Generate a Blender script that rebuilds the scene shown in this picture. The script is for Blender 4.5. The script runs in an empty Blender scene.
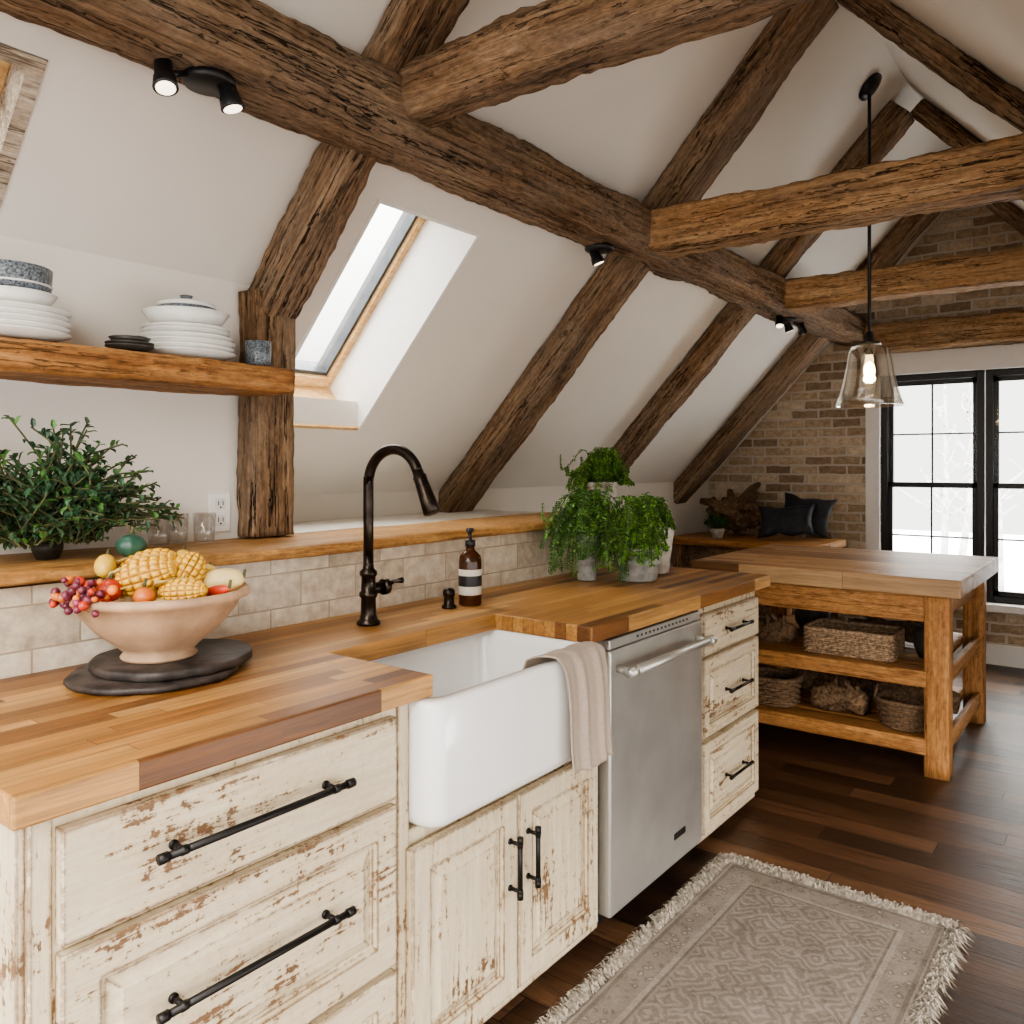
import bpy, bmesh, math, random
from mathutils import Vector, Matrix, noise, Euler
random.seed(7)
R=random.random
def U(a,b): return a+(b-a)*random.random()
TAN=1.08; CZ=4.37; RY=0.958
def zc(y): return CZ-TAN*y if y>=RY else CZ-TAN*RY-TAN*(RY-y)
H=1.37
# ------------------------------------------------------------ materials
class NT:
    def __init__(s,name):
        s.m=bpy.data.materials.new(name); s.m.use_nodes=True
        s.t=s.m.node_tree; s.b=s.t.nodes['Principled BSDF']
    def n(s,t,ins=None,**p):
        nd=s.t.nodes.new('ShaderNode'+t)
        for k,v in p.items(): setattr(nd,k,v)
        if ins:
            for k,v in ins.items(): s.set(nd,k,v)
        return nd
    def set(s,nd,k,v):
        sock=nd.inputs[k]
        if isinstance(v,bpy.types.NodeSocket): s.t.links.new(v,sock)
        else:
            if hasattr(sock.default_value,'__len__') and not isinstance(v,(int,float)):
                v=tuple(v); L=len(sock.default_value)
                if len(v)<L: v=v+(1.0,)*(L-len(v))
            sock.default_value=v
    def P(s,**k):
        for a,v in k.items(): s.set(s.b,a.replace('_',' '),v)
    def co(s,kind='Object'):
        return s.n('TexCoord').outputs[kind]
    def math(s,op,a,b=0.0,c=0.0):
        nd=s.n('Math',{0:a,1:b,2:c},operation=op); return nd.outputs[0]
    def ramp(s,f,stops,interp='LINEAR'):
        nd=s.n('ValToRGB',{0:f}); cr=nd.color_ramp; cr.interpolation=interp
        while len(cr.elements)<len(stops): cr.elements.new(0.5)
        for e,(p,c) in zip(cr.elements,stops):
            e.position=p; e.color=tuple(c)+((1.0,) if len(c)==3 else ())
        return nd.outputs[0]
    def mix(s,f,a,b,mode='MIX'):
        nd=s.n('Mix',data_type='RGBA',blend_type=mode)
        s.set(nd,0,f); s.set(nd,6,a); s.set(nd,7,b); return nd.outputs[2]
    def noise(s,vec,scale=5,detail=4,rough=.55,dist=0):
        nd=s.n('TexNoise',{'Vector':vec,'Scale':scale,'Detail':detail,'Roughness':rough,'Distortion':dist}); return nd.outputs[0]
    def map(s,vec,scale=(1,1,1),loc=(0,0,0)):
        nd=s.n('Mapping',{'Vector':vec,'Scale':scale,'Location':loc}); return nd.outputs[0]
    def bump(s,h,st=.3,dist=.01):
        nd=s.n('Bump',{'Height':h,'Strength':st,'Distance':dist}); s.set(s.b,'Normal',nd.outputs[0]); return nd
def simple(name,col,rough=.5,metal=0,var=.06,scale=20,bump=.1,**kw):
    t=NT(name); c=t.co(); f=t.noise(c,scale,4)
    lo=[max(0,x*(1-var*2)) for x in col]; hi=[min(1,x*(1+var*2)) for x in col]
    t.P(Base_Color=t.ramp(f,[(.3,lo),(.7,hi)]),Roughness=rough,Metallic=metal)
    if bump: t.bump(f,bump,.004)
    t.P(**kw)
    return t.m
def rndvec(t,vec):
    oi=t.n('ObjectInfo'); r=t.math('MULTIPLY',oi.outputs['Random'],37.0)
    cb=t.n('CombineXYZ',{0:r,1:r,2:r}).outputs[0]
    return t.n('VectorMath',{0:vec,1:cb},operation='ADD').outputs[0]
def wood(name,cols,rough=.8,crack=.8,bump=.8,grey=.35,greyc=(.30,.235,.175),fine=1.0,dist=.012):
    t=NT(name); v=rndvec(t,t.co())
    g=t.noise(t.map(v,(2.4*fine,40*fine,40*fine)),1.6,10,.76,.25)
    g0=t.noise(t.map(v,(.8,8,8)),1.5,6,.62,.5)
    pits=t.noise(t.map(v,(22,48,48)),1.3,5,.7)
    gg=t.math('ADD',t.math('MULTIPLY',g,.62),t.math('MULTIPLY',g0,.38))
    base=t.ramp(gg,[(.35,cols[0]),(.455,cols[1]),(.53,cols[2]),(.65,cols[3])])
    gm=t.noise(t.map(v,(1.6,5,5)),1.3,5,.65)
    base=t.mix(t.math('MULTIPLY',t.ramp(gm,[(.40,(0,0,0)),(.60,(1,1,1))]),grey),base,greyc)
    base=t.mix(.55,base,t.ramp(pits,[(.3,(.18,.18,.18)),(.5,(.5,.5,.5)),(.7,(.77,.77,.77))]),'OVERLAY')
    ck=t.noise(t.map(v,(.55,15,15)),1.2,6,.55,.25)
    ck2=t.noise(t.map(v,(1.4,34,34)),1.2,4,.55,.1)
    a=t.ramp(ck,[(.489,(0,0,0)),(.497,(1,1,1)),(.503,(1,1,1)),(.511,(0,0,0))])
    b=t.ramp(ck2,[(.488,(0,0,0)),(.5,(1,1,1)),(.512,(0,0,0))])
    mk=t.ramp(t.noise(t.map(v,(1.2,4,4)),1.6,3),[(.42,(0,0,0)),(.52,(1,1,1))])
    mk2=t.ramp(t.noise(t.map(v,(.9,3,3),(5,5,5)),1.6,3),[(.40,(0,0,0)),(.52,(1,1,1))])
    cm=t.math('MAXIMUM',t.math('MULTIPLY',a,mk2),t.math('MULTIPLY',b,mk))
    base=t.mix(t.math('MULTIPLY',cm,crack),base,[x*.25 for x in cols[0]])
    t.P(Base_Color=base,Roughness=rough,Specular_IOR_Level=.22)
    h=t.math('SUBTRACT',t.math('ADD',gg,t.math('MULTIPLY',pits,.35)),t.math('MULTIPLY',cm,.7*crack))
    t.bump(h,bump,dist); return t.m
m_beam=wood('rustic_beam_wood',[(.060,.032,.017),(.175,.100,.052),(.29,.180,.100),(.45,.32,.205)],.88,1,1.0,.5,(.31,.235,.17),dist=.022)
m_beam2=wood('honey_beam_wood',[(.13,.065,.028),(.31,.170,.075),(.44,.26,.125),(.60,.42,.25)],.8,1,.95,.3,(.46,.34,.22),dist=.018)
m_shelf=wood('shelf_wood',[(.10,.042,.013),(.24,.105,.034),(.35,.17,.06),(.50,.28,.12)],.6,.8,.6,.12,(.36,.2,.09))
m_ledge=wood('ledge_wood',[(.20,.09,.028),(.36,.18,.060),(.46,.25,.09),(.56,.33,.14)],.45,.5,.35,.1,(.45,.28,.14))
m_island=wood('island_wood',[(.17,.068,.020),(.32,.145,.048),(.42,.205,.072),(.52,.28,.11)],.5,.6,.4,.15,(.38,.21,.10))
m_pale=wood('pale_pine',[(.48,.28,.11),(.60,.38,.17),(.68,.46,.23),(.75,.54,.3)],.5,.2,.15,0)
m_greywood=wood('weathered_wood',[(.16,.11,.07),(.40,.31,.22),(.56,.47,.36),(.70,.62,.5)],.8,.8,.6,.3,(.5,.45,.38))
m_drift=wood('driftwood',[(.04,.022,.012),(.12,.068,.036),(.22,.135,.075),(.36,.24,.15)],.85,.8,.9,.3,(.26,.19,.13))

def planks(name,ax,L,h,cols,gap=.002,mort=(.03,.015,.008),rough=.4,grainS=30,gb=.25,offs=.4):
    t=NT(name); sp=t.n('SeparateXYZ',{0:t.co()})
    u=sp.outputs[ax[0]]; v=sp.outputs[ax[1]]
    row=t.math('FLOOR',t.math('DIVIDE',v,h))
    wn=t.n('TexWhiteNoise',{1:row},noise_dimensions='1D').outputs[0]
    u2=t.math('ADD',u,t.math('MULTIPLY',wn,L*5))
    vec=t.n('CombineXYZ',{0:u2,1:v,2:0.0}).outputs[0]
    bk=t.n('TexBrick',{'Vector':vec,'Color1':(0,0,0,1),'Color2':(1,1,1,1),'Mortar':(0,0,0,1),'Scale':1.0,'Mortar Size':gap,'Mortar Smooth':.2,'Brick Width':L,'Row Height':h},offset=0.0)
    tint=bk.outputs[0]; fac=bk.outputs[1]
    z=t.math('ADD',t.math('MULTIPLY',tint,23.0),t.math('MULTIPLY',sp.outputs[2],grainS))
    gv=t.n('CombineXYZ',{0:t.math('MULTIPLY',u2,2.2),1:t.math('MULTIPLY',v,grainS),2:z}).outputs[0]
    g=t.noise(gv,1.5,9,.72,.6)
    big=t.noise(vec,2.2,3)
    c=t.ramp(tint,cols)
    c=t.mix(offs,c,t.ramp(g,[(.25,(.06,.06,.06)),(.5,(.5,.5,.5)),(.75,(.9,.9,.9))]),'OVERLAY')
    c=t.mix(.25,c,t.ramp(big,[(.3,(.2,.2,.2)),(.7,(.75,.75,.75))]),'OVERLAY')
    c=t.mix(fac,c,mort)
    t.P(Base_Color=c,Roughness=t.math('ADD',t.math('MULTIPLY',g,.35),rough-.17))
    t.bump(t.math('SUBTRACT',g,t.math('MULTIPLY',fac,1.5)),gb,.004)
    return t.m
m_butcher=planks('butcher_block',(0,1),.50,.038,[(0,(.10,.038,.010)),(.12,(.19,.078,.021)),(.25,(.29,.132,.036)),(.55,(.38,.188,.055)),(.85,(.45,.240,.078)),(1,(.50,.290,.11))],gap=.0008,mort=(.11,.045,.015),rough=.40,grainS=48,gb=.12,offs=.75)
m_butcher2=planks('island_butcher_block',(1,0),.5,.06,[(0,(.17,.08,.032)),(.4,(.30,.165,.072)),(1,(.44,.285,.15))],gap=.001,mort=(.10,.045,.018),rough=.42,grainS=40,gb=.25,offs=.6)
m_floor=planks('dark_plank_floor',(1,0),1.0,.115,[(0,(.018,.008,.004)),(.35,(.042,.019,.009)),(.7,(.080,.037,.018)),(1,(.14,.070,.034))],gap=.0018,mort=(.004,.002,.001),rough=.36,grainS=30,gb=.7,offs=1.0)

def plaster(name,col):
    t=NT(name); c=t.co(); f=t.noise(c,3,3); g=t.noise(c,90,3)
    t.P(Base_Color=t.ramp(f,[(.3,[x*.96 for x in col]),(.7,col)]),Roughness=.85,Specular_IOR_Level=.2)
    t.bump(g,.06,.002); return t.m
m_wall=plaster('warm_white_plaster',(.76,.72,.655))
m_trim=simple('white_trim_paint',(.84,.82,.79),.45,var=.01,bump=0)

def brickmat(name,ax,bw,bh,ms,cols,mort,rough,bst,nz=.5,ov=.45):
    t=NT(name); sp=t.n('SeparateXYZ',{0:t.co()})
    vec=t.n('CombineXYZ',{0:sp.outputs[ax[0]],1:sp.outputs[ax[1]],2:0.0}).outputs[0]
    dn=t.n('TexNoise',{'Vector':vec,'Scale':14.0,'Detail':3.0}).outputs[1]
    vec2=t.n('VectorMath',{0:dn,1:(.5,.5,.5)},operation='SUBTRACT').outputs[0]
    vec2=t.n('VectorMath',{0:vec2,'Scale':ms*nz},operation='SCALE').outputs[0]
    vec=t.n('VectorMath',{0:vec,1:vec2},operation='ADD').outputs[0]
    bk=t.n('TexBrick',{'Vector':vec,'Color1':(0,0,0,1),'Color2':(1,1,1,1),'Mortar':(.5,.5,.5,1),'Scale':1.0,'Mortar Size':ms,'Mortar Smooth':.3,'Brick Width':bw,'Row Height':bh})
    f=t.noise(vec,25,6,.65)
    c=t.ramp(bk.outputs[0],cols)
    c=t.mix(ov,c,t.ramp(f,[(.3,(.25,.25,.25)),(.7,(.72,.72,.72))]),'OVERLAY')
    c=t.mix(bk.outputs[1],c,mort)
    t.P(Base_Color=c,Roughness=rough)
    t.bump(t.math('SUBTRACT',t.math('MULTIPLY',f,.4),bk.outputs[1]),bst,.006)
    return t.m
m_brick=brickmat('tan_brick',(1,2),.21,.072,.009,[(0,(.25,.17,.11)),(.3,(.40,.30,.20)),(.65,(.54,.42,.29)),(1,(.64,.54,.41))],(.58,.52,.44),.9,1.0,2.2,.7)
m_tile=brickmat('cream_stone_tile',(0,2),.205,.097,.0024,[(0,(.47,.39,.29)),(.5,(.57,.49,.38)),(1,(.65,.575,.46))],(.36,.29,.21),.35,.35,.3,.7)

def distressed(name,cream=(.64,.55,.395),amt=.06,axis=(5,60,60)):
    t=NT(name); v=rndvec(t,t.co())
    n1=t.noise(t.map(v,axis),1.3,8,.7,.4)
    n2=t.noise(v,5.5,5,.6)
    n3=t.noise(v,55,6,.75)
    bv=t.n('Bevel',{'Radius':.009},samples=4).outputs[0]
    gn=t.n('NewGeometry').outputs['Normal']
    dt=t.n('VectorMath',{0:bv,1:gn},operation='DOT_PRODUCT').outputs['Value']
    e2=t.math('MULTIPLY',t.math('SUBTRACT',1.0,dt),2.4)
    s=t.math('ADD',t.math('MULTIPLY',n1,.58),t.math('ADD',t.math('MULTIPLY',n2,.45),t.math('MULTIPLY',n3,.50)))
    s=t.math('ADD',s,t.math('MINIMUM',e2,.155))
    m=t.ramp(s,[(.915-amt,(0,0,0)),(.926-amt,(1,1,1))])
    halo=t.ramp(s,[(.78-amt,(0,0,0)),(.92-amt,(1,1,1))])
    cr=t.ramp(n2,[(.3,[x*.88 for x in cream]),(.7,cream)])
    st=t.noise(t.map(v,axis),1.0,6,.7)
    cr=t.mix(.36,cr,t.ramp(st,[(.3,(.25,.25,.25)),(.7,(.75,.75,.75))]),'OVERLAY')
    cr=t.mix(t.math('MULTIPLY',halo,.5),cr,(.46,.345,.20))
    wd=t.ramp(n1,[(.3,(.06,.03,.014)),(.7,(.22,.12,.058))])
    t.P(Base_Color=t.mix(m,cr,wd),Roughness=.55)
    t.bump(t.math('SUBTRACT',t.math('MULTIPLY',st,.3),m),.5,.003)
    return t.m
m_cab=distressed('distressed_cream_paint',amt=.070)
m_cabv=distressed('distressed_cream_paint_vertical',axis=(60,60,5),amt=.072)
m_iron=simple('black_iron',(.018,.016,.015),.42,.6,.1,60,.15)
m_bronze=simple('oil_rubbed_bronze',(.035,.026,.020),.3,.85,.25,25,.1)
m_black=simple('black_frame',(.012,.012,.013),.4,0,.05,30,0)
m_porc=simple('white_fireclay',(.83,.83,.81),.12,0,.01,5,0,Coat_Weight=.5)
m_white=simple('white_ceramic',(.76,.75,.71),.2,0,.03,20,0)
m_greyc=simple('speckled_grey_ceramic',(.13,.15,.17),.4,0,.5,180,0)
m_dark=simple('dark_stoneware',(.04,.035,.03),.5,0,.2,50,.1)
m_slate=simple('slate',(.040,.031,.027),.55,0,.45,18,.9)
m_clay=simple('tan_clay',(.42,.27,.165),.65,0,.14,14,.2)
m_galv=simple('galvanised_planter',(.36,.36,.34),.6,.1,.2,22,.2)
m_whpot=simple('whitewashed_pot',(.60,.57,.51),.7,0,.16,25,.3)
m_linen=simple('beige_linen',(.38,.31,.25),.95,0,.08,300,.3)
m_amber=simple('amber_bottle',(.055,.018,.006),.12,0,.1,10,0)
m_label=simple('paper_label',(.58,.54,.46),.6,0,.04,80,0)
m_wick=simple('wicker',(.30,.20,.12),.8,0,.35,70,.4)
m_wickd=simple('dark_wicker',(.15,.09,.048),.8,0,.35,70,.4)
m_leafd=simple('dark_leaf',(.030,.075,.035),.5,0,.4,30,0)
m_leafb=simple('bright_leaf',(.15,.31,.045),.5,0,.35,30,0)
m_leafm=simple('mid_leaf',(.065,.165,.035),.5,0,.35,30,0)
m_leafm2=simple('grey_leaf',(.06,.12,.06),.5,0,.35,30,0)
m_stem=simple('plant_stem',(.08,.08,.03),.7,0,.2,30,0)
m_leather=simple('black_leather',(.016,.020,.028),.6,0,.3,14,.3)
m_ochre=simple('roof_flashing',(.10,.11,.12),.4,.5,.1,20,0)
m_snow=simple('snow_ground',(.8,.82,.85),.9,0,.04,.5,0)
m_bark=simple('frosted_bark',(.42,.41,.40),.9,0,.2,4,0)
def steel():
    t=NT('brushed_steel'); c=t.co()
    g=t.noise(t.map(c,(120,120,2)),2,4,.6); w=t.noise(c,6,3)
    t.P(Base_Color=t.ramp(w,[(.3,(.50,.49,.46)),(.7,(.62,.61,.57))]),Metallic=.75,Roughness=t.math('ADD',t.math('MULTIPLY',g,.15),.30))
    t.bump(g,.05,.001); return t.m
m_steel=steel()
def cornmat():
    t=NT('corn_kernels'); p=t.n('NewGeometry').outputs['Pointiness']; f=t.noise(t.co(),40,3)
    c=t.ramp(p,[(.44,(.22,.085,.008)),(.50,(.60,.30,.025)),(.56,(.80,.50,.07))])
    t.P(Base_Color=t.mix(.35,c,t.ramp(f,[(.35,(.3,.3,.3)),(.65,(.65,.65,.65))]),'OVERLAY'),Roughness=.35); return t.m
def emis(name,col,st):
    t=NT(name); t.P(Base_Color=col,Emission_Color=col,Emission_Strength=st); return t.m
m_bulb=emis('warm_bulb',(1,.72,.38),25); m_lens=emis('spot_lens',(1,.85,.65),3)
def glassmat(name,tint=(1,1,1),g=.08):
    t=NT(name); nt=t.t
    tr=t.n('BsdfTransparent',{0:tint}); gl=t.n('BsdfGlossy',{0:(1,1,1),'Roughness':.03})
    lw=t.n('LayerWeight',{0:.35}); f=t.math('ADD',t.math('MULTIPLY',lw.outputs[1],.45),g)
    mx=t.n('MixShader',{0:f,1:tr.outputs[0],2:gl.outputs[0]})
    out=[n for n in nt.nodes if n.type=='OUTPUT_MATERIAL'][0]
    nt.links.new(mx.outputs[0],out.inputs[0]); return t.m
m_pane=glassmat('window_glass',(.98,.99,.99),.0)
m_smoke=glassmat('seeded_glass',(.90,.88,.84),.10)
m_clear=glassmat('drinking_glass',(.93,.94,.94),.08)
def rugmat():
    t=NT('woven_rug'); c=t.co(); sp=t.n('SeparateXYZ',{0:c})
    ax=t.math('ABSOLUTE',sp.outputs[0]); ay=t.math('ABSOLUTE',sp.outputs[1])
    dx=t.math('SUBTRACT',.90,ax); dy=t.math('SUBTRACT',.355,ay); d=t.math('MINIMUM',dx,dy)
    wob=t.n('VectorMath',{0:t.n('TexNoise',{'Vector':c,'Scale':18.0}).outputs[1],'Scale':.035},operation='SCALE').outputs[0]
    ab=t.n('CombineXYZ',{0:ax,1:ay,2:0.0}).outputs[0]
    cw=t.n('VectorMath',{0:ab,1:wob},operation='ADD').outputs[0]
    vor=t.n('TexVoronoi',{'Vector':cw,'Scale':11.0,'Randomness':.8},distance='MANHATTAN').outputs[0]
    vor2=t.n('TexVoronoi',{'Vector':cw,'Scale':34.0},distance='MANHATTAN').outputs[0]
    nz=t.noise(c,85,6,.78); nb=t.noise(c,9,5,.65)
    weave=t.n('TexWave',{'Vector':c,'Scale':60.0,'Distortion':2.0},bands_direction='X').outputs[1]
    pat=t.ramp(t.math('FRACT',t.math('MULTIPLY',vor,3.0)),[(.1,(.2,.2,.2)),(.35,(.85,.85,.85)),(.55,(.75,.75,.75)),(.8,(.2,.2,.2))])
    pat2=t.ramp(vor2,[(.2,(1,1,1)),(.4,(.1,.1,.1)),(.6,(.6,.6,.6))])
    band=t.ramp(d,[(.0,(.4,.4,.4)),(.025,(.95,.95,.95)),(.035,(.05,.05,.05)),(.045,(.5,.5,.5)),(.11,(.5,.5,.5)),(.115,(1,1,1)),(.13,(.0,.0,.0)),(.14,(.6,.6,.6))],'CONSTANT')
    inb=t.ramp(d,[(.045,(0,0,0)),(.05,(1,1,1)),(.11,(1,1,1)),(.115,(0,0,0))],'CONSTANT')
    inn=t.ramp(d,[(.14,(0,0,0)),(.145,(1,1,1))],'CONSTANT')
    k=t.mix(inb,band,pat2); k=t.mix(inn,k,pat); k=t.mix(.35,k,pat2)
    k=t.mix(.52,k,nz); k=t.mix(.38,k,nb); k=t.mix(.12,k,weave)
    col=t.ramp(k,[(.30,(.11,.088,.072)),(.5,(.235,.198,.165)),(.68,(.38,.33,.28))])
    t.P(Base_Color=col,Roughness=.95,Specular_IOR_Level=.1); t.bump(t.math('ADD',nz,t.math('MULTIPLY',weave,.3)),.9,.007); return t.m
m_rug=rugmat(); m_fringe=simple('rug_fringe',(.30,.26,.21),.95,0,.25,60,0)

# ------------------------------------------------------------ mesh helpers
def group(name,loc):
    e=bpy.data.objects.new(name,None); e.location=loc; e.empty_display_size=.1
    bpy.context.collection.objects.link(e); return e
def attach(o,parent):
    if parent:
        o.parent=parent; o.matrix_parent_inverse=Matrix.Translation(-Vector(parent.location))
class MB:
    def __init__(s): s.v=[];s.f=[];s.m=[];s.mats=[];s.s=[]
    def add(s,g,mat,smooth=True,T=None):
        v,f=g
        if T is not None: v=[T@Vector(p) for p in v]
        if mat not in s.mats: s.mats.append(mat)
        k=s.mats.index(mat); o=len(s.v)
        s.v+=[tuple(p) for p in v]
        for q in f: s.f.append([i+o for i in q]); s.m.append(k); s.s.append(smooth)
        return s
    def build(s,name,parent=None,bevel=0,seg=2,origin=None):
        xs=[p[0] for p in s.v];ys=[p[1] for p in s.v];zs=[p[2] for p in s.v]
        c=Vector(origin) if origin is not None else Vector(((min(xs)+max(xs))/2,(min(ys)+max(ys))/2,min(zs)))
        me=bpy.data.meshes.new(name)
        me.from_pydata([(p[0]-c.x,p[1]-c.y,p[2]-c.z) for p in s.v],[],s.f)
        for m in s.mats: me.materials.append(m)
        me.polygons.foreach_set('material_index',s.m); me.polygons.foreach_set('use_smooth',s.s)
        me.update()
        bm=bmesh.new(); bm.from_mesh(me); bmesh.ops.recalc_face_normals(bm,faces=bm.faces); bm.to_mesh(me); bm.free()
        o=bpy.data.objects.new(name,me); o.location=c
        bpy.context.collection.objects.link(o); attach(o,parent)
        if bevel:
            b=o.modifiers.new('bevel','BEVEL'); b.width=bevel; b.segments=seg; b.limit_method='ANGLE'; b.angle_limit=math.radians(40)
        return o
def gbox(x0,x1,y0,y1,z0,z1):
    v=[(x,y,z) for z in (z0,z1) for y in (y0,y1) for x in (x0,x1)]
    return v,[(0,1,3,2),(4,6,7,5),(0,4,5,1),(2,3,7,6),(0,2,6,4),(1,5,7,3)]
def box(name,x0,x1,y0,y1,z0,z1,mat,parent=None,bevel=.002):
    return MB().add(gbox(x0,x1,y0,y1,z0,z1),mat,False).build(name,parent,bevel)
def glathe(prof,seg=40,c=(0,0,0)):
    v=[];f=[];n=len(prof)
    for r,z in prof:
        for i in range(seg):
            a=2*math.pi*i/seg; v.append((c[0]+r*math.cos(a),c[1]+r*math.sin(a),c[2]+z))
    for j in range(n-1):
        for i in range(seg):
            k=(i+1)%seg; f.append((j*seg+i,j*seg+k,(j+1)*seg+k,(j+1)*seg+i))
    f.append(tuple(range(seg-1,-1,-1))); f.append(tuple((n-1)*seg+i for i in range(seg)))
    return v,f
def gtube(pts,rad,seg=12,caps=True,nz=0,flat=1.0):
    pts=[Vector(p) for p in pts]; n=len(pts)
    if not hasattr(rad,'__len__'): rad=[rad]*n
    v=[];f=[]; T0=(pts[1]-pts[0]).normalized()
    a=Vector((0,0,1)) if abs(T0.z)<.9 else Vector((1,0,0))
    N=(a-T0*a.dot(T0)).normalized()
    for j,p in enumerate(pts):
        T=(pts[min(j+1,n-1)]-pts[max(j-1,0)]).normalized()
        N=(N-T*N.dot(T)).normalized(); B=T.cross(N)
        for i in range(seg):
            q=2*math.pi*i/seg; r=rad[j]
            if nz: r*=1+nz*noise.noise(p*9+Vector((math.cos(q),math.sin(q),0))*1.3)
            v.append(p+N*(r*math.cos(q)*flat)+B*(r*math.sin(q)))
    for j in range(n-1):
        for i in range(seg):
            k=(i+1)%seg; f.append((j*seg+i,j*seg+k,(j+1)*seg+k,(j+1)*seg+i))
    if caps: f.append(tuple(range(seg))); f.append(tuple((n-1)*seg+i for i in range(seg)))
    return v,f
def smoothpath(pts,n=6):
    pts=[Vector(p) for p in pts]; out=[]
    for i in range(len(pts)-1):
        p0=pts[max(i-1,0)];p1=pts[i];p2=pts[i+1];p3=pts[min(i+2,len(pts)-1)]
        for k in range(n):
            t=k/n; out.append(.5*((2*p1)+(-p0+p2)*t+(2*p0-5*p1+4*p2-p3)*t*t+(-p0+3*p1-3*p2+p3)*t**3))
    out.append(pts[-1]); return out
def gblob(c,s,seg=24,rings=16,rib=0,ribn=8,nz=0,nf=4,rot=None,kern=0):
    v=[];f=[]; M=rot if rot else Matrix.Identity(3)
    for j in range(rings+1):
        ph=math.pi*j/rings
        for i in range(seg):
            th=2*math.pi*i/seg
            d=Vector((math.sin(ph)*math.cos(th),math.sin(ph)*math.sin(th),math.cos(ph)))
            r=1+rib*abs(math.cos(ribn*th/2))
            if kern: r+=kern*(abs(math.sin(th*7)*math.sin(ph*10))**.5-.6)*min(1,math.sin(ph)*2)
            if nz: r+=nz*noise.noise(d*nf+Vector(c)*7)
            q=M@Vector((d.x*s[0]*r,d.y*s[1]*r,d.z*s[2]*(r if nz else 1)))
            v.append(q+Vector(c))
    for j in range(rings):
        for i in range(seg):
            k=(i+1)%seg; f.append((j*seg+i,j*seg+k,(j+1)*seg+k,(j+1)*seg+i))
    return v,f
def rr(x0,x1,y0,y1,r,z,n=6):
    pts=[]
    for cx,cy,a in ((x1-r,y1-r,0),(x0+r,y1-r,90),(x0+r,y0+r,180),(x1-r,y0+r,270)):
        for i in range(n+1):
            q=math.radians(a+90*i/n); pts.append((cx+r*math.cos(q),cy+r*math.sin(q),z))
    return pts
def gloft(loops):
    v=[];f=[];m=len(loops[0])
    for l in loops: v+=l
    for j in range(len(loops)-1):
        for i in range(m):
            k=(i+1)%m; f.append((j*m+i,j*m+k,(j+1)*m+k,(j+1)*m+i))
    f.append(tuple(range(m))); f.append(tuple((len(loops)-1)*m+i for i in range(m)))
    return v,f
def gbeam(L,w,h,rough=.008,ch=.014,seed=0,step=.05):
    n=max(2,int(L/step)); pro=[]
    a=w/2;b=h/2; K=9 if rough>.007 else 4
    def side(p,q,k):
        return [(p[0]+(q[0]-p[0])*i/k,p[1]+(q[1]-p[1])*i/k) for i in range(k)]
    c=[(a-ch,-b),(a,-b+ch),(a,b-ch),(a-ch,b),(-a+ch,b),(-a,b-ch),(-a,-b+ch),(-a+ch,-b)]
    for i in range(8):
        pro+=side(c[i],c[(i+1)%8],K if i%2 else 2)
    m=len(pro); v=[];f=[]; N=noise.noise
    for j in range(n+1):
        x=-L/2+L*j/n
        oy=rough*.9*N(Vector((x*1.3,seed,0))); oz=rough*.9*N(Vector((x*1.3,seed,9)))
        sc=1+rough*4*N(Vector((x*2.1,seed,5)))
        for (y,z) in pro:
            corner=max(0,(abs(y)/a+abs(z)/b-1.55)/.45)
            wane=corner*max(0,N(Vector((x*2.3,seed*2+(1 if y>0 else 4),(2 if z>0 else 7)))))*rough*3.2
            d=rough*(.8*N(Vector((x*3,y*11+seed*3.1,z*11)))+.5*N(Vector((x*7,y*55+seed,z*55)))+.55*N(Vector((x*30,y*30+seed,z*30))))-wane
            q=Vector((0,y,z)).normalized()
            v.append((x,y*sc+oy+q.y*d,z*sc+oz+q.z*d))
    for j in range(n):
        for i in range(m):
            k=(i+1)%m; f.append((j*m+i,j*m+k,(j+1)*m+k,(j+1)*m+i))
    f.append(tuple(range(m))); f.append(tuple(n*m+i for i in range(m)))
    return v,f
bseed=[0]
def beam(name,p0,p1,w,h,mat,up=(0,0,1),rough=.009,parent=None,ch=.014,step=None):
    bseed[0]+=1
    if step is None: step=.02 if rough>.007 else .05
    p0=Vector(p0);p1=Vector(p1);X=(p1-p0).normalized();Z=Vector(up);Z=(Z-X*Z.dot(X)).normalized();Y=Z.cross(X)
    o=MB().add(gbeam((p1-p0).length,w,h,rough,ch,bseed[0]*1.7,step),mat).build(name,None,origin=(0,0,0))
    M=Matrix((X,Y,Z)).transposed().to_4x4(); M.translation=(p0+p1)/2
    o.matrix_world=M
    if parent: o.parent=parent; o.matrix_parent_inverse=Matrix.Translation(-Vector(parent.location))
    return o
def gprism(poly,x0,x1):
    n=len(poly); v=[(x0,a,b) for a,b in poly]+[(x1,a,b) for a,b in poly]
    f=[tuple(range(n)),tuple(range(n,2*n))]+[(i,(i+1)%n,n+(i+1)%n,n+i) for i in range(n)]
    return v,f

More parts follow.
